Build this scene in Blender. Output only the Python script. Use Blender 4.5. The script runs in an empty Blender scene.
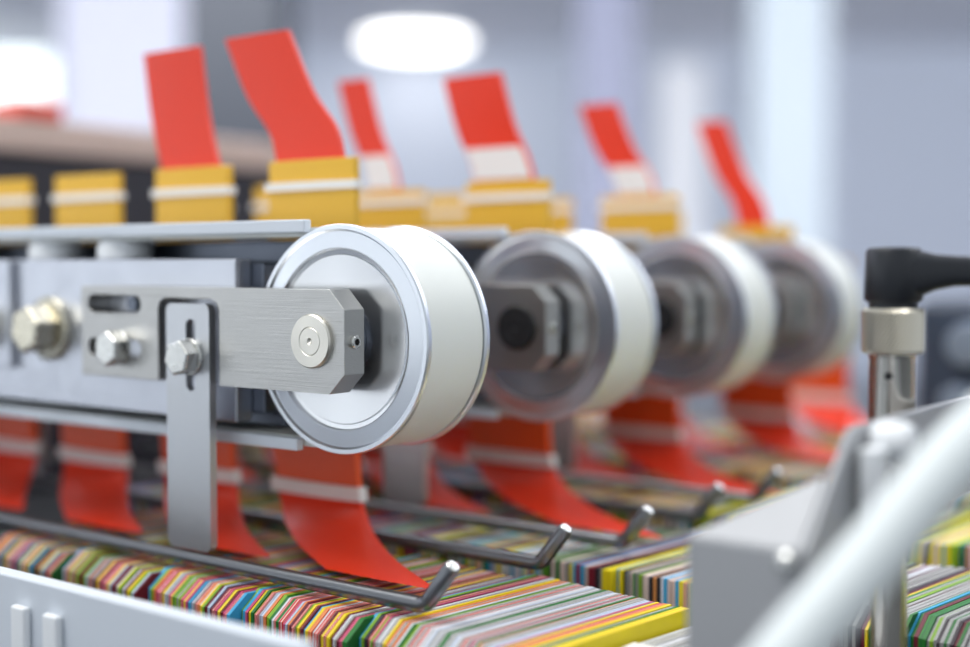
import bpy, bmesh, math, random
from mathutils import Vector, Matrix

C = bpy.context.scene.collection
Z0 = 1.1                                  # height of the roller axles above the floor
HEAD = math.atan2(.6, .8)                 # heading of the hall relative to the machine
RV = Vector((math.cos(HEAD), math.sin(HEAD), 0))
HV = Vector((-math.sin(HEAD), math.cos(HEAD), 0))
CAM = Vector((.3129, -.3353, .026 + Z0))

# ------------------------------------------------------------------ camera
cd = bpy.data.cameras.new('camera')
cam = bpy.data.objects.new('camera', cd); C.objects.link(cam)
cam.location = CAM
cam.rotation_euler = (math.pi / 2 - math.atan((323.5 - 265) / 1300), 0, HEAD)
cd.sensor_width = 36; cd.lens = 1300 / 970 * 36
cd.clip_start = .01; cd.clip_end = 100
cd.dof.use_dof = True; cd.dof.focus_distance = .442; cd.dof.aperture_fstop = 2.9
bpy.context.scene.camera = cam

# ------------------------------------------------------------------ light
w = bpy.data.worlds.new('world'); bpy.context.scene.world = w
w.use_nodes = True
w.node_tree.nodes['Background'].inputs[0].default_value = (.86, .93, 1, 1)
w.node_tree.nodes['Background'].inputs[1].default_value = .62

def area(name, loc, target, sx, sy, power, col=(1, 1, 1)):
    l = bpy.data.lights.new(name, 'AREA'); l.shape = 'RECTANGLE'; l.size = sx; l.size_y = sy
    l.energy = power; l.color = col
    o = bpy.data.objects.new(name, l); C.objects.link(o); o.location = loc
    o.rotation_euler = (Vector(target) - Vector(loc)).to_track_quat('-Z', 'Y').to_euler()
area('overhead_fill', (-.6, -.5, 3.0), (-.1, .1, Z0), 1.6, 1.0, 34, (1, .99, .97))  # unseen overhead area light added to light the machine
area('overhead_fill', (1.6, 1.4, 3.0), (0, .2, Z0), 1.6, 1.0, 24, (.95, .98, 1))  # second added overhead fill, out of view
area('hall_fill', tuple(CAM + HV * 2.4 + Vector((0, 0, 1.5))), tuple(CAM + HV * 13 + Vector((0, 0, 1.9))), 14, 1.0, 620, (.92, .95, 1))  # unseen fill added to brighten the hall behind the machine

vs = bpy.context.scene.view_settings
vs.view_transform = 'Standard'; vs.look = 'None'; vs.exposure = .14; vs.gamma = 1
vs.use_curve_mapping = False

# ------------------------------------------------------------------ materials
def srgb(r, g, b):
    f = lambda c: (c / 255 / 12.92) if c / 255 <= .04045 else ((c / 255 + .055) / 1.055) ** 2.4
    return (f(r), f(g), f(b), 1)

def mat(name, col, rough=.5, metal=0., bump=0., stretch=None, scale=60, vary=0., coat=0.):
    m = bpy.data.materials.new(name); m.use_nodes = True
    nt = m.node_tree; b = nt.nodes['Principled BSDF']
    b.inputs['Base Color'].default_value = col
    b.inputs['Roughness'].default_value = rough
    b.inputs['Metallic'].default_value = metal
    if coat: b.inputs['Coat Weight'].default_value = coat
    if bump or vary:
        tc = nt.nodes.new('ShaderNodeTexCoord'); mp = nt.nodes.new('ShaderNodeMapping')
        nz = nt.nodes.new('ShaderNodeTexNoise')
        mp.inputs['Scale'].default_value = stretch or (1, 1, 1)
        nz.inputs['Scale'].default_value = scale; nz.inputs['Detail'].default_value = 4
        nt.links.new(tc.outputs['Object'], mp.inputs[0]); nt.links.new(mp.outputs[0], nz.inputs['Vector'])
        if bump:
            bp = nt.nodes.new('ShaderNodeBump'); bp.inputs['Strength'].default_value = bump
            bp.inputs['Distance'].default_value = .0004
            nt.links.new(nz.outputs['Fac'], bp.inputs['Height']); nt.links.new(bp.outputs[0], b.inputs['Normal'])
        if vary:
            mr = nt.nodes.new('ShaderNodeMapRange')
            mr.inputs['To Min'].default_value = max(.02, rough - vary); mr.inputs['To Max'].default_value = rough + vary
            nt.links.new(nz.outputs['Fac'], mr.inputs[0]); nt.links.new(mr.outputs[0], b.inputs['Roughness'])
    return m

def lathe_turned(name, col, rough, aniso):
    m = mat(name, col, rough, 1.0)
    nt = m.node_tree; b = nt.nodes['Principled BSDF']
    t = nt.nodes.new('ShaderNodeTangent'); t.direction_type = 'RADIAL'; t.axis = 'Y'
    b.inputs['Anisotropic'].default_value = aniso
    nt.links.new(t.outputs[0], b.inputs['Tangent'])
    return m

M = {}
M['brushed'] = mat('brushed_steel', srgb(192, 191, 188), .34, 1, .25, (4, 60, 260), 12, .06)
M['plate'] = mat('satin_aluminium', srgb(205, 208, 216), .36, 1, .12, (20, 20, 20), 6, .1)
M['dark_steel'] = mat('dark_steel', srgb(120, 126, 138), .4, 1, .1, (6, 6, 6), 10, .08)
M['rod'] = mat('grey_steel_rod', srgb(128, 130, 134), .32, 1, .15, (2, 40, 40), 20, .08)
M['bar'] = mat('flat_steel', srgb(200, 202, 205), .36, 1, .2, (40, 40, 6), 8, .08)
M['bolt'] = mat('bolt_steel', srgb(214, 214, 210), .26, 1, .1, None, 400, .06)
M['zinc'] = mat('yellow_zinc', srgb(208, 202, 184), .28, 1, .1, None, 300, .06)
M['rim'] = mat('roller_rim', srgb(226, 230, 236), .3, 1)
M['hub'] = lathe_turned('turned_aluminium', srgb(225, 226, 228), .27, .75)
M['pin'] = lathe_turned('turned_pin', srgb(222, 218, 208), .3, .6)
M['belt'] = mat('belt_white', srgb(226, 228, 222), .42, 0, .05, (1, 1, 1), 200, .04)
M['guide'] = mat('guide_strip', srgb(222, 228, 236), .45)
M['white_plastic'] = mat('white_plastic', srgb(238, 240, 242), .4)
M['black'] = mat('black_plastic', srgb(28, 31, 38), .42, 0, .2, None, 500)
M['chrome'] = mat('chrome', srgb(226, 222, 212), .16, 1)
M['knurl'] = mat('knurled_chrome', srgb(214, 208, 194), .3, 1)
M['hole_shade'] = mat('painted_hole_shade', srgb(18, 18, 22), .6)  # near-black colour painted in for the shade inside holes
M['red'] = mat('red_card', srgb(236, 54, 18), .38, 0, .05, None, 80, .05)
M['orange'] = mat('orange_card', srgb(236, 88, 28), .4)
M['yellow'] = mat('yellow_card', srgb(234, 182, 52), .42, 0, .05, None, 80, .05)
M['packet_back'] = mat('packet_back', srgb(98, 104, 122), .5)  # dark colour given to the backs so the rollers behind reflect dark
M['white'] = mat('white_band', srgb(240, 236, 232), .4)
M['bracket'] = mat('grey_sheet', srgb(170, 171, 174), .45, .1, .05, None, 60, .06)
M['rail'] = mat('pale_rail', srgb(212, 218, 226), .5)
M['hose'] = mat('white_hose', srgb(222, 228, 228), .5)
M['machine'] = mat('machine_blue_grey', srgb(62, 72, 90), .45)
M['grey_knob'] = mat('grey_knob', srgb(130, 142, 160), .4)
M['beige'] = mat('beige_board', srgb(206, 180, 168), .55, 0, .2, (1, 8, 1), 30)
M['table'] = mat('table_steel', srgb(70, 72, 76), .45, .6, .1, None, 30, .08)

# ------------------------------------------------------------------ helpers
def link(name, bm, m, parent=None, loc=(0, 0, 0), smooth=35, bevel=0., segs=2):
    me = bpy.data.meshes.new(name)
    bmesh.ops.recalc_face_normals(bm, faces=bm.faces)
    bm.to_mesh(me); bm.free()
    for x in (m if isinstance(m, (list, tuple)) else [m]): me.materials.append(x)
    o = bpy.data.objects.new(name, me); C.objects.link(o)
    o.location = loc
    if parent: o.parent = parent
    if smooth:
        for p in me.polygons: p.use_smooth = True
        me.set_sharp_from_angle(angle=math.radians(smooth))
    if bevel:
        b = o.modifiers.new('edges', 'BEVEL'); b.width = bevel; b.segments = segs
        b.limit_method = 'ANGLE'; b.angle_limit = math.radians(40); b.harden_normals = True
    return o

def tag(o, label, cat, group=None, kind=None):
    o['label'] = label; o['category'] = cat
    if group: o['group'] = group
    if kind: o['kind'] = kind
    return o

def thing(name, label, cat, loc=(0, 0, 0), group=None):
    o = bpy.data.objects.new(name, None); C.objects.link(o)
    o.empty_display_size = .02
    o.location = Vector(loc) + Vector((0, 0, Z0))
    return tag(o, label, cat, group)

def dup(root, loc, label, group=None):
    r = root.copy(); C.objects.link(r); r.location = Vector(loc) + Vector((0, 0, Z0)); r['label'] = label
    if group: r['group'] = group
    for ch in list(root.children):
        c = ch.copy(); C.objects.link(c); c.parent = r
        for g in ch.children:
            d = g.copy(); C.objects.link(d); d.parent = c
    return r

def box(bm, x0, x1, y0, y1, z0, z1, mi=0):
    v = [bm.verts.new(p) for p in ((x0, y0, z0), (x1, y0, z0), (x1, y1, z0), (x0, y1, z0), (x0, y0, z1), (x1, y0, z1), (x1, y1, z1), (x0, y1, z1))]
    for f in ((0, 3, 2, 1), (4, 5, 6, 7), (0, 1, 5, 4), (1, 2, 6, 5), (2, 3, 7, 6), (3, 0, 4, 7)):
        bm.faces.new([v[i] for i in f]).material_index = mi
    return bm

def B(*a): return box(bmesh.new(), *a)

def frame_of(d):
    d = d.normalized()
    u = d.cross(Vector((0, 0, 1)))
    if u.length < 1e-3: u = Vector((1, 0, 0))
    u.normalize(); return u, d.cross(u).normalized()

def ring(bm, c, u, v, r, n):
    return [bm.verts.new(c + u * (r * math.cos(2 * math.pi * i / n)) + v * (r * math.sin(2 * math.pi * i / n))) for i in range(n)]

def bridge(bm, a, b, mi=0):
    n = len(a)
    for i in range(n): bm.faces.new((a[i], a[(i + 1) % n], b[(i + 1) % n], b[i])).material_index = mi

def lathe(bm, prof, origin=(0, 0, 0), axis=(0, 1, 0), n=64, cap0=True, cap1=True):
    """prof: (radius, distance along axis)"""
    axis = Vector(axis).normalized(); u, v = frame_of(axis); o = Vector(origin)
    rs = [ring(bm, o + axis * t, u, v, max(r, 1e-6), n) for r, t in prof]
    for a, b in zip(rs, rs[1:]): bridge(bm, a, b)
    if cap0: bm.faces.new(rs[0][::-1])
    if cap1: bm.faces.new(rs[-1])
    return bm

def L(prof, *a, **k): return lathe(bmesh.new(), prof, *a, **k)

def tube(bm, pts, r, n=20, cap=True):
    pts = [Vector(p) for p in pts]; prev = None; u = None
    for i, p in enumerate(pts):
        d = (pts[min(i + 1, len(pts) - 1)] - pts[max(i - 1, 0)]).normalized()
        if u is None: u, v = frame_of(d)
        else:
            u = (u - d * u.dot(d)).normalized(); v = d.cross(u)
        rr = r[i] if isinstance(r, (list, tuple)) else r
        g = ring(bm, p, u, v, rr, n)
        if prev: bridge(bm, prev, g)
        elif cap: bm.faces.new(g[::-1])
        prev = g
    if cap: bm.faces.new(prev)
    return bm


def poly_prism(pts, off):
    bm = bmesh.new(); a = [bm.verts.new(p) for p in pts]; b = [bm.verts.new(Vector(p) + Vector(off)) for p in pts]
    bridge(bm, a, b); bm.faces.new(a[::-1]); bm.faces.new(b); return bm

def spline(pts, n=8):
    pts = [Vector(p) for p in pts]; out = []
    P = [pts[0] * 2 - pts[1]] + pts + [pts[-1] * 2 - pts[-2]]
    for i in range(1, len(P) - 2):
        a, b, c, d = P[i - 1:i + 3]
        for k in range(n):
            t = k / n
            out.append(.5 * ((2 * b) + (c - a) * t + (2 * a - 5 * b + 4 * c - d) * t * t + (3 * b - a - 3 * c + d) * t ** 3))
    out.append(pts[-1]); return out

def round_rect(x0, x1, z0, z1, r, k=6):
    out = []
    for cx, cz, a0 in ((x1 - r, z1 - r, 0), (x0 + r, z1 - r, 90), (x0 + r, z0 + r, 180), (x1 - r, z0 + r, 270)):
        for i in range(k + 1):
            a = math.radians(a0 + 90 * i / k); out.append((cx + r * math.cos(a), cz + r * math.sin(a)))
    return out

def cut_plate(name, loops, y0, y1, m, parent, bevel=.0004):
    """flat plate in the XZ plane with holes, between y0 and y1"""
    cu = bpy.data.curves.new(name, 'CURVE'); cu.dimensions = '2D'; cu.fill_mode = 'BOTH'
    for lp in loops:
        s = cu.splines.new('POLY'); s.points.add(len(lp) - 1); s.use_cyclic_u = True
        for p, (x, z) in zip(s.points, lp): p.co = (x, z, 0, 1)
    cu.extrude = (y1 - y0) / 2
    co = bpy.data.objects.new(name + '_outline', cu)
    C.objects.link(co)
    me = bpy.data.meshes.new_from_object(co.evaluated_get(bpy.context.evaluated_depsgraph_get()))
    bpy.data.objects.remove(co)
    bm = bmesh.new(); bm.from_mesh(me); bpy.data.meshes.remove(me)
    bmesh.ops.remove_doubles(bm, verts=bm.verts, dist=1e-6)
    for v in bm.verts: v.co = Vector((v.co.x, (y0 + y1) / 2 + v.co.z, v.co.y))
    bm.normal_update()
    return link(name, bm, m, parent, bevel=bevel)

def hex_bolt(parent, c, af, h, m, washer_r, washer_t, wm, rot=0., name='bolt'):
    """hexagon-head bolt whose head points along -Y, washer on the surface at c"""
    c = Vector(c); bm = bmesh.new(); R = af / math.sqrt(3)
    lo = [bm.verts.new(c + Vector((R * math.cos(rot + i * math.pi / 3), -washer_t, R * math.sin(rot + i * math.pi / 3)))) for i in range(6)]
    hi = [bm.verts.new(v.co + Vector((0, -h, 0))) for v in lo]
    top = [bm.verts.new(c + Vector(((R * .9) * math.cos(rot + i * math.pi / 3), -washer_t - h - R * .1, (R * .9) * math.sin(rot + i * math.pi / 3)))) for i in range(6)]
    bridge(bm, lo, hi); bridge(bm, hi, top); bm.faces.new(top); bm.faces.new(lo)
    o = link(name, bm, m, parent, bevel=af * .03)
    wb = L([(washer_r * .96, 0), (washer_r, -washer_t * .25), (washer_r, -washer_t * .8), (washer_r * .96, -washer_t), (af * .5, -washer_t)], c, n=40)
    link('washer', wb, wm, o, smooth=50)
    return o

# ------------------------------------------------------------------ the hall
def hall(r, h, z): return CAM + RV * r + HV * h + Vector((0, 0, z - CAM.z))
def quad_prism(bm, r0, r1, h0, h1, z0, z1):
    lo = [bm.verts.new(hall(r, h, z0)) for r, h in ((r0, h0), (r1, h0), (r1, h1), (r0, h1))]
    hi = [bm.verts.new(hall(r, h, z1)) for r, h in ((r0, h0), (r1, h0), (r1, h1), (r0, h1))]
    bridge(bm, lo, hi); bm.faces.new(lo); bm.faces.new(hi); return bm
def struct(name, m, *a):
    o = link(name, quad_prism(bmesh.new(), *a), m, smooth=0); o['kind'] = 'structure'; return o
def lamp_mat(name, col, s):
    m = bpy.data.materials.new(name); m.use_nodes = True; b = m.node_tree.nodes['Principled BSDF']
    b.inputs['Base Color'].default_value = (.9, .9, .9, 1)
    b.inputs['Emission Color'].default_value = col; b.inputs['Emission Strength'].default_value = s
    return m

wallm = mat('hall_wall_paint', srgb(206, 212, 224), .8, 0, .1, None, 3)
struct('floor', mat('hall_floor', srgb(150, 154, 160), .5, 0, .1, None, 4), -9, 9, -7, 13.2, -.1, 0)
struct('ceiling', mat('hall_ceiling', srgb(236, 236, 242), .8), -9, 9, 2.5, 13.2, 3.3, 3.4)
struct('wall_back', wallm, -9, 9, 13, 13.2, 0, 3.3)
struct('wall_left', wallm, -9.2, -9, -7, 13.2, 0, 3.4)
struct('wall_right', wallm, 9, 9.2, -2, 13.2, 0, 3.4)

# bright windows of the back wall
winm = lamp_mat('daylight_pane', (.9, 1, .98, 1), 1.6)
framem = mat('window_frame_paint', srgb(214, 218, 226), .5)
def window(i, r0, r1, z0, z1, m=winm):
    bm = bmesh.new()
    for a in ((r0 - .08, r0, z0 - .08, z1 + .08), (r1, r1 + .08, z0 - .08, z1 + .08), (r0, r1, z0 - .08, z0), (r0, r1, z1, z1 + .08)):
        quad_prism(bm, a[0], a[1], 12.94, 13, a[2], a[3])
    f = link('window_%d' % i, bm, framem, smooth=0); f['kind'] = 'structure'
    link('pane', quad_prism(bmesh.new(), r0, r1, 12.97, 13, z0, z1), m, f, smooth=0)
window(1, -5.3, -4.3, 2.1, 3.2)
window(2, 1.75, 2.15, .9, 3.1, lamp_mat('pale_pane', (.84, .84, .93, 1), .18))
window(3, 2.75, 3.2, .9, 3.1, lamp_mat('pale_pane_b', (.84, .90, .93, 1), .2))

# three glowing bays added on the unseen side wall for metal to reflect
for i, (h0, h1) in enumerate(((-6.2, -3.4), (-3.1, -.3), (0, 2.8))):
    bm = bmesh.new()
    for a in ((h0, h0 + .1, .1, 3.25), (h1 - .1, h1, .1, 3.25), (h0, h1, .02, .1), (h0, h1, 3.25, 3.3)):
        quad_prism(bm, -9, -8.92, a[0], a[1], a[2], a[3])
    f = link('window_%d' % (i + 4), bm, framem, smooth=0); f['kind'] = 'structure'  # unseen bay frame, added around the reflected glow
    link('pane', quad_prism(bmesh.new(), -9, -8.96, h0 + .1, h1 - .1, .1, 3.25), lamp_mat('added_bay_glow', (.92, .97, 1, 1), .95), f, smooth=0)
pillar_pale = mat('pale_column_paint', srgb(186, 186, 198), .6)
pillar_lav = mat('lavender_panel_paint', srgb(150, 152, 172), .6)
def column(name, label, cat, m, r0, r1, h0, h1, z1=3.3):
    o = link(name, quad_prism(bmesh.new(), r0, r1, h0, h1, 0, z1), m, smooth=0, bevel=.01)
    return tag(o, label, cat)
column('pillar', 'tall dark slate column standing between bright hall walls', 'column', mat('slate_column', srgb(24, 29, 39), .6), -.92, -.62, 4.0, 4.3)
column('pillar', 'broad pale lavender column beside the dark slate column', 'column', pillar_pale, -2.6, -1.75, 8.0, 8.6)
column('pillar', 'slim lavender column straight behind the second roller', 'column', pillar_lav, .62, 1.0, 8.6, 8.9)
column('pillar', 'slim white column behind the third and fourth rollers', 'column', mat('white_column_paint', srgb(168, 176, 182), .6), 1.52, 1.95, 7.4, 7.7)

def ceiling_lamp(r, h, rad, label):
    t = thing('ceiling_lamp', label, 'lamp', hall(r, h, 3.3) - Vector((0, 0, Z0)), 'round ceiling lamps')
    link('lamp_housing', L([(rad, 0), (rad * 1.04, -.03), (rad * 1.04, -.08), (rad, -.09)], (0, 0, 0), (0, 0, 1)), M['white_plastic'], t)
    link('diffuser', L([(rad * .98, -.088), (rad * .96, -.12), (rad * .8, -.14), (.001, -.15)], (0, 0, 0), (0, 0, 1)), lamp_mat('lamp_glow', (1, .98, .95, 1), 4.5), t)
ceiling_lamp(-.65, 12.2, .5, 'round glowing ceiling lamp above the gap between the first two rollers')

# ------------------------------------------------------------------ delivery table under the card stacks
t = thing('delivery_table', 'dark steel delivery table under the rows of coloured cards', 'table', (0, .15, -Z0))
link('table_top', B(-.49, .8, -.30, .75, Z0 - .163, Z0 - .133), M['table'], t, bevel=.002)
for x in (-.45, .76):
    for y in (-.26, .71):
        link('leg', B(x - .025, x + .025, y - .025, y + .025, 0, Z0 - .163), M['table'], t, bevel=.003)

# ------------------------------------------------------------------ belt conveyors
W = .035                                   # roller width
def make_conveyor(label):
    t = thing('belt_conveyor', label, 'conveyor', (0, 0, 0), 'belt conveyors in a row')
    # roller: rim with raised lip, stepped face, hub disc
    YF = -.0035
    rim = link('roller', L([(.0315, .0016), (.0318, .0004), (.0322, .0002), (.0378, .0008), (.0386, 0), (.0400, 0), (.0404, .0006), (.0404, .0022), (.0398, .0028), (.0357, .003),
                            (.0357, W - .003), (.0398, W - .0028), (.0404, W - .0022), (.0404, W - .0006), (.0398, W), (.030, W), (.029, W - .002)], (0, YF, 0), n=128, cap0=False), M['rim'], t, smooth=30)
    link('hub_disc', L([(.0316, .0016), (.0300, .0019), (.0296, .0014), (.024, .0017), (.0138, .0019), (.0128, .0030), (.001, .0030)], (0, YF, 0), n=128, cap0=False), M['hub'], rim, smooth=30)
    link('spacer', L([(.0105, -.006), (.0105, -.0006)], n=48), M['dark_steel'], rim)
    # white belt running round the roller and back to the drive end
    bm = bmesh.new(); prof = []
    for r in (.0394, .0361):
        p = [(-.36, r), (-.18, r)] + [(r * math.sin(a), r * math.cos(a)) for a in [math.pi * i / 40 for i in range(41)]] + [(-.18, -r), (-.36, -r)]
        p += [(-.36 - r * math.sin(math.pi * i / 24), -r * math.cos(math.pi * i / 24)) for i in range(1, 24)]
        prof.append(p)
    n = len(prof[0])
    vv = [[[bm.verts.new((x, y, z)) for x, z in p] for y in (YF + .0034, YF + W - .0034)] for p in prof]
    for k in range(n):
        j = (k + 1) % n
        bm.faces.new((vv[0][0][k], vv[0][0][j], vv[0][1][j], vv[0][1][k]))
        bm.faces.new((vv[1][0][k], vv[1][1][k], vv[1][1][j], vv[1][0][j]))
        for s in (0, 1): bm.faces.new((vv[0][s][k], vv[1][s][k], vv[1][s][j], vv[0][s][j]))
    link('belt', bm, M['belt'], t, smooth=30)
    link('drive_roller', L([(.0355, .002), (.0355, W - .008)], (-.36, 0, 0), n=48), M['dark_steel'], t)
    # frame
    link('frame_web', B(-.335, -.0495, -.006, .002, -.0325, .0282), M['plate'], t, bevel=.0006)
    bm = B(-.335, -.043, .0021, W - .001, -.0295, .0268)
    box(bm, -.335, -.043, .021, W - .002, .0268, .0356); box(bm, -.335, -.043, .012, W - .002, -.0356, -.0295)
    link('frame_block', bm, M['dark_steel'], t, bevel=.0008)
    link('added_rear_cap', L([(.0288, W - .0055), (.0288, W - .0034), (.012, W - .0034), (.012, W + .0009)], n=64), M['machine'], rim)  # unseen dark cap added for the next roller to reflect
    link('guide_strip', B(-.335, -.0156, -.0042, -.0006, .0376, .0422), M['guide'], t, bevel=.0005)
    link('guide_strip', B(-.335, -.020, -.0042, -.0006, -.0408, -.0364), M['guide'], t, bevel=.0005)
    for x in (-.256, -.179, -.131):
        link('slide_pad', L([(.010, .0), (.0112, .0006), (.0112, .005), (.010, .0076), (.006, .0085)], (x, .0075, .0282), (0, 0, 1), n=40), M['white_plastic'], t)
    ec = link('end_cover', B(-.335, -.1885, -.0095, -.0061, -.0185, .0281), M['plate'], t, bevel=.0008)
    # slotted arm that carries the axle
    c = .0068
    out = [(-.1288, -.0178), (-.0815, -.0178)] + [(-.0815, .0095), (-.0803, .0123), (-.0775, .0135), (-.0515, .0135), (-.0487, .0123), (-.0475, .0095)] + [(-.0475, -.0178), (.0078, -.0178), (.0146, -.0178 + c), (.0146, .0178 - c), (.0078, .0178), (-.1288, .0178)]
    holes = [round_rect(-.1245, -.0918, .0073, .0143, .0034), round_rect(-.1245, -.0918, -.0099, -.0029, .0034)]
    cut_plate('arm_plate', [out] + holes, -.016, -.006, M['brushed'], t, .0005)
    link('slot_stud', L([(.003, -.0098), (.003, -.0061)], (-.105, 0, .0108), n=24), M['dark_steel'], t)
    link('axle_pin', L([(.0086, .02), (.0093, .0195), (.0093, -.0006), (.0088, -.0013), (.0050, -.0013), (.0048, -.0011), (.0046, -.0013), (.0012, -.0013), (.0004, -.0006)], (0, -.0165, 0), n=64), M['pin'], t)
    sc = link('set_screw', L([(.0023, -.001), (.0023, .0011), (.0019, .0014), (.0012, .0014), (.0011, -.0004)], (.0146, -.0112, 0), (1, 0, 0), n=24, cap1=False), M['bolt'], t)
    link('socket', L([(.00112, -.0002), (.00112, .0003)], (.0146, -.0112, 0), (1, 0, 0), n=6), M['hole_shade'], sc)  # dark plug painted for the shade in the screw socket
    hex_bolt(t, (-.1040, -.016, -.0062), .0122, .0056, M['bolt'], .0066, .0012, M['bolt'], .45)
    hex_bolt(t, (-.1635, -.006, -.0008), .0175, .0100, M['zinc'], .0135, .0024, M['zinc'], .3)
    hex_bolt(t, (-.2110, -.0095, -.0012), .0165, .0075, M['zinc'], .0125, .0024, M['zinc'], .8)
    # rear arm
    cut_plate('rear_arm_plate', [[(-.335, -.0178), (.0088, -.0178), (.0156, -.011), (.0156, .011), (.0088, .0178), (-.335, .0178)]], W + .001, W + .006, M['dark_steel'], t, .0004)
    return t
conv = make_conveyor('first belt conveyor with fully visible slotted arm and bright roller')
for k, lab in ((1, 'second belt conveyor, its roller just behind the brightest one'), (2, 'third belt conveyor, its roller two behind the brightest one'), (3, 'fourth belt conveyor, the last roller before the black clamp lever')):
    c2 = dup(conv, (0, .12 * k, 0), lab)
    for ch in c2.children:                       # pins painted near-black for the shade of open bores
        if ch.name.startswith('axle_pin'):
            ch.material_slots[0].link = 'OBJECT'; ch.material_slots[0].material = M['hole_shade']

# ------------------------------------------------------------------ hold-down hooks
def make_hook(label, Y, bar_x=-.0625, bolt=True, tip_x=.0645):
    t = thing('guide_hook', label, 'hook', (0, Y, 0), 'steel hold-down hooks over the cards')
    hw = .0119
    out = round_rect(bar_x - hw, bar_x + hw, -.0795, .0118, .003, 5)
    slot = round_rect(bar_x - .0008, bar_x + .0044, -.0205, .0062, .0027, 6)
    cut_plate('bar', [out, slot], -.0015, .0017, M['bar'], t, .0007)
    rz = -.0832; r = .0028
    a = math.atan2(.0145, .0128)
    pts = [(-.33, 0, rz), (-.2, 0, rz), (-.1, 0, rz)]
    bx = tip_x - .0145; rad = .006; ang = math.radians(52)
    pts += [(bx - rad * math.tan(ang / 2) + rad * math.sin(ang * i / 10), 0, rz + rad * (1 - math.cos(ang * i / 10))) for i in range(11)]
    e = Vector(pts[-1]); d = Vector((math.cos(ang), 0, math.sin(ang)))
    ln = (-.0688 - e.z) / d.z
    pts += [tuple(e + d * ln * .95), tuple(e + d * ln)]
    bm = tube(bmesh.new(), pts[:-1] + [pts[-1]], [r] * (len(pts) - 1) + [r * .82], 24)
    link('rod', bm, M['rod'], t, smooth=40)
    link('ground_tip', L([(r * .82, 0), (r * .7, .0003), (.0002, .0005)], pts[-1], d, n=24), M['bolt'], t)
    if bolt:
        hex_bolt(t, (bar_x + .0018, -.0016, -.0078), .0118, .0052, M['bolt'], .0069, .0013, M['bolt'], .25)
    return t
order = ['steel hook with the bolted upright bar, closest to the pale guard rail', None, 'hook rod third from the pale guard rail, under the second roller', None, 'hook rod fifth from the pale guard rail, smallest in view']
h0 = make_hook(order[0], -.0165)
dup(h0, (.002, .1035, 0), order[2])
dup(h0, (.002, .2235, 0), order[4])
h1 = make_hook('hook rod second from the pale guard rail, tip between the first two rollers', .0545, -.27, False, .0605)
dup(h1, (.004, .1680, 0), 'hook rod fourth from the pale guard rail, tip under the third roller')

# ------------------------------------------------------------------ red and yellow packets
def sheet(bm, path, w0, th, mi=0, back=None):
    """curved strip: path of (x centre, y, z, width scale)"""
    prev = None
    for x, y, z, s in path:
        hw = w0 * s / 2
        g = [bm.verts.new(p) for p in ((x - hw, y - th / 2, z), (x - hw * .3, y - th * .75, z), (x + hw * .3, y - th * .75, z), (x + hw, y - th / 2, z),
                                       (x + hw, y + th / 2, z), (x - hw, y + th / 2, z))]
        if prev:
            bridge(bm, prev, g, mi)
            if back is not None:
                bm.faces.ensure_lookup_table(); bm.faces[-2].material_index = back
        else: bm.faces.new(g[::-1])
        prev = g
    bm.faces.new(prev); return bm

def path(pts, n=8):
    return [tuple(v) for v in [Vector((0, 0, 0, 0))] ][:0] + [(a.x, a.y, a.z, s) for a, s in zip(spline([p[:3] for p in pts], n), interp([p[3] for p in pts], n))]
def interp(v, n):
    out = []
    for a, b in zip(v, v[1:]): out += [a + (b - a) * k / n for k in range(n)]
    return out + [v[-1]]

PW = .0485
def packet(x, y, label, tip=1., lean=.031, tail=1., glare=False, top=.069, tipw=.9):
    t = thing('card_packet', label, 'packet', (x, y, 0), 'red and yellow packets between the conveyors')
    link('sleeve', sheet(bmesh.new(), [(0, 0, -.040, 1), (0, 0, 0, 1), (0, 0, .03, 1), (0, 0, top, .99)], PW, .0034, 0, 1), [M['yellow'], M['packet_back']], t, bevel=.0003)
    link('lower_sleeve', sheet(bmesh.new(), [(0, 0, -.0402, .98), (.0005, 0, -.05, .96), (.002, 0, -.063, .95)], PW, .0032), M['orange'], t)
    if top > .06: link('white_band', sheet(bmesh.new(), [(-.0005, 0, .0565, 1.06), (-.0005, 0, .0600, 1.06)], PW, .0046), M['white'], t)
    link('white_band', sheet(bmesh.new(), [(.002, 0, -.0688, 1.04), (.001, 0, -.0632, 1.04)], PW, .0046), M['white'], t)
    s = tail
    link('red_tail', sheet(bmesh.new(), path([(.0025, 0, -.0688, .95), (.008 * s, -.0035, -.0735, .95), (.020 * s, -.0125, -.0785, .97), (.042 * s, -.0265, -.0825, 1.0), (.072 * s, -.042, -.0850, 1.02)], 8), PW, .0022), M['red'], t, smooth=60)
    if tip > 0:
        k = tip; wt = tipw
        link('red_tip', sheet(bmesh.new(), path([(-.002, .0006, top, wt), (-.006, .0006, top + .012 * k, wt), (-.5 * lean - .004, .0006, top + .028 * k, wt), (-lean - .002, .0006, top + .053 * k, wt)], 8), PW, .0020), M['red'], t, smooth=60)
    if glare:
        link('glare_panel', sheet(bmesh.new(), path([(-.002, -.001, top + .001, wt * .92), (-.0055, -.001, top + .011 * tip, wt * .92), (-.0085, -.001, top + .0165 * tip, wt * .9)], 5), PW, .0018), M['white'], t)  # glare built as a white sheet over the base of the tip
    return t
G1 = .0495
packet(-.0635, G1, 'red and yellow packet directly behind the first roller with the tallest red tip', 1.02, .031, 1, False, .069, .78)
packet(-.137, G1, 'red and yellow packet above the two slots of the arm, red tip tilted', 1.0, .012, .9, False, .069, .78)
packet(-.2125, G1, 'yellow packet behind the two white slide pads, without a raised tip', 0, 0, .9)
packet(-.284, G1, 'yellow packet at the cut edge above the zinc bolts', 0, 0, .72)
packet(-.352, G1, 'packet beyond the end cover, only its red part showing', 0, 0, .72)
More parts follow.
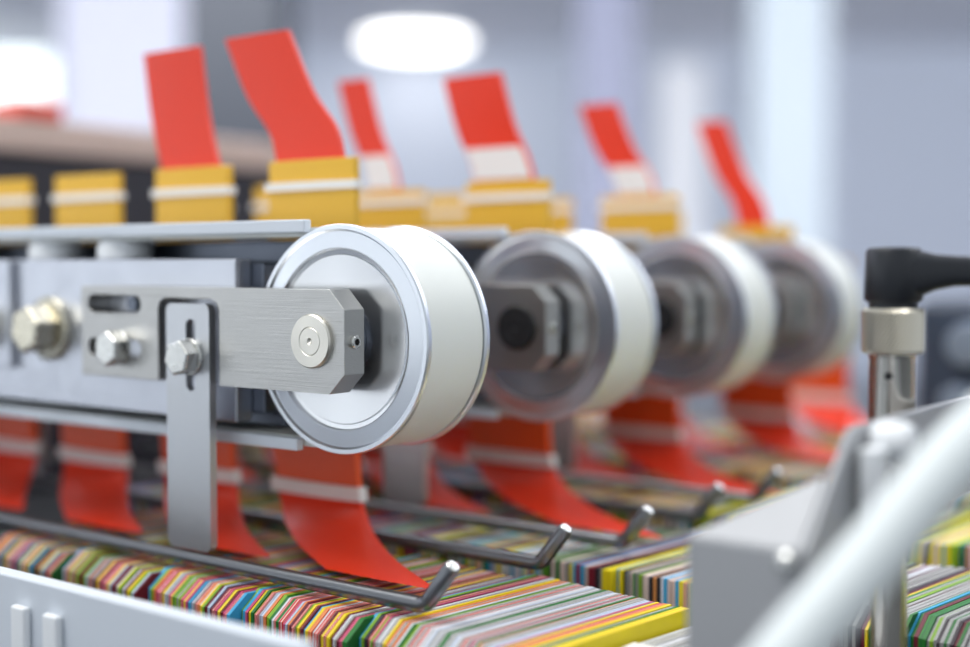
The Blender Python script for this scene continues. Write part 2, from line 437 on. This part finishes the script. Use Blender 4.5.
packet(-.052, .1695, 'packet with wide red tip rising between the first and second rollers', .98, .020, 1.15, True, .066, .72)
packet(-.128, .1695, 'packet with slim red tip and pale painted glare just above the first roller', 1.1, .022, 1.0, True, .064, .42)
packet(-.272, .1695, 'packet almost hidden behind the yellow packet above the arm slots', 0, 0, .9)
packet(-.190, .2895, 'plain yellow packet between the slim red tip and the wide red tip', 0, 0, .9)
packet(-.200, .1695, 'plain yellow packet peeking out behind the packet with the tallest red tip', 0, 0, 1.0)
packet(-.049, .2895, 'packet with short red tip and painted white glare behind the second roller', .98, .026, 1.1, True, .064, .5)
packet(-.118, .2895, 'plain yellow packet straight above the second roller', 0, 0, 1.0, False, .064)
packet(-.036, .4095, 'packet with narrow red tip above the third roller', 1.25, .030, 1.1, False, .050, .42)
packet(-.112, .4095, 'plain yellow packet between the second and third rollers', 0, 0, 1.0, False, .060)
packet(-.047, .5295, 'distant red packet hanging behind the fourth roller', 0, 0, .9, False, .008)

# ------------------------------------------------------------------ coloured cards standing on edge
rnd = random.Random(7)
PAL = {
    'yellow': (236, 214, 20), 'lime': (140, 178, 34), 'green': (24, 122, 34), 'red': (200, 28, 32), 'cyan': (58, 164, 210),
    'white': (222, 222, 226), 'grey': (132, 132, 132), 'crimson': (120, 16, 40), 'peach': (226, 152, 84), 'pale blue': (150, 170, 200), 'pink': (222, 90, 130), 'black': (30, 32, 40)}
ACC = {'yellow': (226, 182, 30), 'lime': (90, 150, 40), 'green': (16, 90, 40), 'red': (225, 215, 205), 'cyan': (58, 164, 210), 'white': (176, 176, 180), 'grey': (214, 212, 208),
       'crimson': (60, 14, 34), 'peach': (214, 70, 50), 'pale blue': (226, 226, 230), 'pink': (120, 20, 60), 'black': (70, 30, 50)}
def card_mat(nm, c):
    m = mat('card_' + nm.replace(' ', '_'), srgb(*c), .5)
    nt = m.node_tree; b = nt.nodes['Principled BSDF']
    tc = nt.nodes.new('ShaderNodeTexCoord'); wv = nt.nodes.new('ShaderNodeTexWave'); mx = nt.nodes.new('ShaderNodeMixRGB')
    wv.inputs['Scale'].default_value = 1.1 if nm in ('grey', 'white') else .55
    wv.inputs['Distortion'].default_value = .3; wv.inputs['Phase Offset'].default_value = len(nm) * .9
    nt.links.new(tc.outputs['Object'], wv.inputs['Vector'])
    mr = nt.nodes.new('ShaderNodeMapRange'); mr.inputs['From Min'].default_value = .62; mr.inputs['From Max'].default_value = .72
    mr.inputs['To Max'].default_value = .85
    nt.links.new(wv.outputs['Fac'], mr.inputs[0]); nt.links.new(mr.outputs[0], mx.inputs['Fac'])
    mx.inputs[1].default_value = srgb(*c); mx.inputs[2].default_value = srgb(*ACC[nm])
    nt.links.new(mx.outputs[0], b.inputs['Base Color'])
    return m
CM = {k: card_mat(k, v) for k, v in PAL.items()}
VIVID = ['yellow'] * 6 + ['lime'] * 3 + ['green'] * 3 + ['red'] * 5 + ['cyan'] * 2 + ['white'] * 3 + ['crimson'] * 4 + ['peach'] * 3 + ['pale blue'] * 2 + ['pink'] * 2 + ['grey'] * 3 + ['black'] * 1
GREYISH = ['grey'] * 14 + ['white'] * 2 + ['yellow'] * 3 + ['lime'] * 2 + ['red'] * 2 + ['peach'] * 2 + ['pink'] * 2 + ['pale blue'] * 2 + ['green']
DARKISH = ['green'] * 4 + ['crimson'] * 3 + ['black'] * 3 + ['cyan'] * 2 + ['lime'] * 3 + ['yellow'] * 3 + ['red'] * 2 + ['grey'] * 4 + ['pale blue'] * 2
protos = {}
def card(col, x, y, z, th, ln, ht, label, group, yaw, lean=0.):
    if col not in protos:
        bm = poly_prism([(-.5, 0, 0), (-.5, 1, 0), (-.5, 1, 1), (-.5, .09, 1), (-.5, 0, .86)], (1, 0, 0))
        o = link('standing_card', bm, CM[col], smooth=0); protos[col] = o
    else:
        o = protos[col].copy(); C.objects.link(o)
    o.location = (x, y, z + Z0); o.scale = (th, ln, ht); o.rotation_euler = (0, lean, yaw)
    return tag(o, label, 'card', group)
YAW = math.radians(-8); BED = -.133
def run(x0, x1, batches, pal, tmin, tmax, limit=None):
    """(colour, x, thickness, step within its batch) along a row"""
    out = []; x = x0; bi = 0
    while x < x1 and (limit is None or len(out) < limit):
        th = rnd.uniform(tmin, tmax); nb = [b for b in batches if b <= x]
        start = nb[-1] if nb else x0; nxt = [b for b in batches if b > x]; end = nxt[0] if nxt else x1
        col = rnd.choice(pal(x))
        if nb and x - start < .0022: col = 'cyan'
        if out and out[-1][0] == col: col = rnd.choice(pal(x))
        if rnd.random() < .05: th *= 1.7
        out.append((col, x + th / 2, th, (x - start) / max(1e-6, end - start))); x += th + .00003
    return out
def sect(x):
    return ('front row left of the upright bar' if x < -.085 else 'front row from upright bar to hook bend' if x < .04 else 'front row past the hook tip')
for col, x, th, f in run(-.178, .093, [-.127, -.075, -.024, .031], lambda x: VIVID if x < .036 else GREYISH, .0009, .0016):
    y = -.0285 - .005 * f + rnd.uniform(-.0005, .0005)
    top = -.0885 + .0012 * (1 - f) + rnd.uniform(-.0003, .0002)
    l = col + ' card on edge in the ' + sect(x)
    card(col, x, y, BED, th * .99, .083, top - BED, l, col + ' cards in ' + sect(x), YAW)
n1 = len([o for o in bpy.data.objects if o.name.startswith('standing_card')])
for col, x, th, lab in (('green', .0941, .0012, 'green card second from the end of the front row'), ('yellow', .0968, .0036, 'thick yellow card closing the front row')):
    card(col, x, -.033, BED, th * .99, .083, .0445, lab, None, YAW)
for col, x, th, f in run(.1005, .150, [], lambda x: ['grey'] * 5 + ['white'] + ['pale blue'] * 2, .0018, .0026):
    l = col + ' card in the lower stack between front row and bracket'
    card(col, x, -.031 + rnd.uniform(-.001, .001), BED, th * .98, .078, .0395 - .03 * (x - .1) + rnd.uniform(-.0004, .0004), l, col + ' cards of the lower stack', YAW)
t = thing('paper_slip', 'small white slip lying on the lower grey stack past the thick yellow card', 'slip', (.116, .012, -.0931))
link('slip', B(-.008, .008, -.004, .004, 0, .0006), M['white'], t)
n1 = len([o for o in bpy.data.objects if o.name.startswith('standing_card')])
# the second row: the stretch beside the bent bracket is built card by card
for col, x, th, f in run(.148, .30, [.17, .2], lambda x: ['grey'] * 10 + ['lime'] * 3 + ['yellow'] * 2 + ['crimson'] * 3 + ['black'] * 4 + ['green'] * 2, .0010, .0017, 299 - n1):
    y = .084 - .004 * f + rnd.uniform(-.0006, .0006); top = -.089 + rnd.uniform(-.0004, .0004)
    s = 'second row beyond the grey bracket'
    card(col, x, y, BED, th * .98, .082, top - BED, col + ' card on edge in the ' + s, col + ' cards in ' + s, YAW)
X2 = x
def stuff_rows():
    bm = bmesh.new(); keys = list(PAL)
    cy, sy = math.cos(YAW), math.sin(YAW)
    for y0, xa, xb in ((.084, -.24, .1475), (.084, X2 + .004, .34), (.206, -.30, .42), (.326, -.34, .50), (.446, -.40, .04)):
        for col, x, th, f in run(xa, xb, [xa + .05 * k for k in range(1, 20)], lambda x: VIVID + DARKISH, .0011, .0022):
            y = y0 - .004 * f + rnd.uniform(-.0006, .0006); zt = -.089 + rnd.uniform(-.0006, .0004); ln = .082
            lo = []; hi = []
            for px, py in ((-th / 2, 0), (th / 2, 0), (th / 2, ln), (-th / 2, ln)):
                q = (x + px * cy - py * sy, y + px * sy + py * cy)
                lo.append(bm.verts.new((*q, BED))); hi.append(bm.verts.new((*q, zt)))
            for i in range(4): bm.faces.new((lo[i], lo[(i + 1) % 4], hi[(i + 1) % 4], hi[i])).material_index = keys.index(col)
            bm.faces.new(hi).material_index = keys.index(col)
    o = link('packed_cards', bm, [CM[k] for k in keys], loc=(0, 0, Z0), smooth=0)
    tag(o, 'densely packed coloured cards on edge in the rows farther back', 'cards', None, 'stuff')
stuff_rows()

# ------------------------------------------------------------------ pale guard rail in front of the cards
t = thing('guard_rail', 'pale grey guard rail running along the front of the cards', 'rail', (0, -.09, -.133))
link('rail_body', B(-.42, .0705, -.0035, .0025, 0, .0585), M['rail'], t, bevel=.001, segs=3)
for x0, x1 in ((-.0570, -.0495), (-.0400, -.0325)):
    link('clip', B(x0, x1, -.0066, -.0036, .030, .0500), M['white_plastic'], t, bevel=.001)

# ------------------------------------------------------------------ bent bracket with clamp lever
t = thing('sheet_bracket', 'bent grey sheet metal bracket standing beside the clamp lever', 'bracket', (.169, -.0354, -.133))
o3 = Vector((.169, -.0354, -.133))
def rel(*pts): return [Vector(p) - o3 for p in pts]
link('front_flange', poly_prism(rel((.1535, -.0354, -.1329), (.1845, -.0354, -.1329), (.1845, -.0354, -.0445), (.1535, -.0354, -.0445)), (0, .002, 0)), M['bracket'], t, bevel=.0009, segs=3)
link('side_plate', poly_prism(rel((.1846, -.0354, -.0445), (.1846, -.0080, -.0180), (.1846, -.004, -.0165), (.1846, .19, -.0165), (.1846, .19, -.044), (.1846, -.004, -.052), (.1846, -.0354, -.080)), (.0022, 0, 0)), M['bracket'], t, bevel=.0008)
link('sloped_web', poly_prism(rel((.1535, -.0352, -.0444), (.1845, -.0352, -.0444), (.1845, -.0195, -.0290), (.1835, -.0185, -.0280)), (0, .0014, -.0014)), M['bracket'], t, bevel=.0003)
link('corner_screw', L([(.0030, 0), (.0030, -.0010), (.0022, -.0018), (.0005, -.0020)], rel((.1815, -.0355, -.0478))[0], n=28), M['bolt'], t)

t = thing('plastic_clip', 'small white plastic clip on the upper edge of the grey bracket', 'clip', (.1934, .006, -.021))
link('clip_head', L([(.0010, -.0060), (.0046, -.0052), (.0056, -.002), (.0056, .0022), (.0046, .0048), (.0012, .0056)], (0, 0, 0), (1, 0, 0), n=32), M['white_plastic'], t)
link('clip_stem', B(-.0048, .0006, -.0135, -.0062, -.021, -.0005), M['white_plastic'], t, bevel=.0012)
link('clip_bridge', B(-.0046, .0004, -.0075, -.003, -.006, -.001), M['white_plastic'], t, bevel=.001)

t = thing('clamping_lever', 'black handled clamping lever on a chrome knurled post', 'lever', (.1735, .060, -.133))
z = .133
link('shaft', L([(.0055, 0), (.0055, .1000), (.0070, .1010), (.0070, z - .0028), (.0076, z - .0010)], (0, 0, 0), (0, 0, 1), n=40), M['chrome'], t)
nut = bmesh.new()
rs = []
for k in range(15):
    zz = z - .0012 + k * .0010; g = []
    for i in range(96):
        a = 2 * math.pi * i / 96; rr = .0090 + (0.0004 if (i + k) % 2 else 0) - (.0006 if k in (0, 14) else 0)
        g.append(nut.verts.new((rr * math.cos(a), rr * math.sin(a), zz)))
    if rs: bridge(nut, rs, g)
    else: nut.faces.new(g[::-1])
    rs = g
nut.faces.new(rs)
link('knurled_nut', nut, M['knurl'], t, smooth=0)
link('cross_hole_shade', L([(.0012, 0), (.0012, .0005)], Vector((.0012, -.00668, z - .0078)), Vector((.25, -1, 0)), n=20), M['hole_shade'], t)  # dark disc painted for the shade inside the cross hole
link('collar', L([(.0074, z + .0128), (.0074, z + .0150)], (0, 0, 0), (0, 0, 1), n=40), M['black'], t)
# handle: hub and an arm that sweeps off to the side
bm = L([(.0080, z + .0146), (.0088, z + .0154), (.0084, z + .0300), (.0076, z + .0312), (.003, z + .0316)], (0, 0, 0), (0, 0, 1), n=48)
d = (RV * .98 - HV * .2).normalized(); sd = Vector((-d.y, d.x, 0)); prev = None
for s, zc, hz, hw in ((0, .0232, .0074, .0076), (.008, .0234, .0070, .0070), (.012, .0238, .0056, .0062), (.018, .0242, .0047, .0056), (.028, .0240, .0044, .0056), (.05, .0238, .0050, .0064), (.075, .0240, .0056, .0070), (.082, .0240, .0040, .0050)):
    c = d * s + Vector((0, 0, z + zc)); g = []
    for i in range(24):
        a = 2 * math.pi * i / 24; ca, sa = math.cos(a), math.sin(a)
        g.append(bm.verts.new(c + sd * (hw * math.copysign(abs(ca) ** .6, ca)) + Vector((0, 0, hz * math.copysign(abs(sa) ** .6, sa)))))
    if prev: bridge(bm, prev, g)
    else: bm.faces.new(g[::-1])
    prev = g
bm.faces.new(prev)
link('handle', bm, M['black'], t, smooth=50)

# ------------------------------------------------------------------ white hose
hp = spline([(.160, -.145, -.12), (.185, -.118, -.090), (.2009, -.0926, -.0605), (.206, -.0845, -.0512), (.2149, -.0694, -.0361), (.2219, -.056, -.0228), (.2279, -.0434, -.0125), (.2372, -.0245, -.0012), (.262, .02, .018)], 8)
bm = tube(bmesh.new(), hp, .0068, 24)
o = link('air_hose', bm, M['hose'], loc=(0, 0, Z0), smooth=60)
tag(o, 'thick white hose slanting up in front of the grey bracket', 'hose')

# ------------------------------------------------------------------ motor housing beyond the lever
t = thing('motor_housing', 'dark blue grey motor housing beyond the clamp lever', 'motor', (.100, .50, -.133))
link('housing', B(-.052, .10, -.045, .045, .055, .138), M['machine'], t, bevel=.008, segs=3)
link('pedestal', B(-.03, .08, -.035, .035, 0, .0551), M['machine'], t, bevel=.004)
for x, zz, r in ((-.018, .112, .013), (-.024, .077, .011), (.03, .105, .012)):
    link('knob', L([(r, 0), (r, -.010), (r * .9, -.013), (.001, -.014)], (x, -.0449, zz), n=32), M['grey_knob'], t)

# ------------------------------------------------------------------ feeder behind the packets
t = thing('feeder_cabinet', 'dark feeder cabinet with a beige top board behind the yellow packets', 'cabinet', (-.56, .28, -Z0))
link('cabinet_body', B(-.10, .055, -.35, .19, 0, Z0 + .1055), mat('cabinet_dark', srgb(40, 36, 44), .5), t, bevel=.003)
link('top_board', B(-.11, .06, -.36, .20, Z0 + .1056, Z0 + .1300), M['beige'], t, bevel=.003)
t = thing('red_box', 'small red box lying on the beige board of the feeder', 'box', (-.52, .222, .1301))
link('carton', B(-.02, .02, -.018, .018, 0, .0125), M['red'], t, bevel=.002)
link('lid_edge', B(-.0205, .0205, -.0185, .0185, .0085, .0100), M['orange'], t)
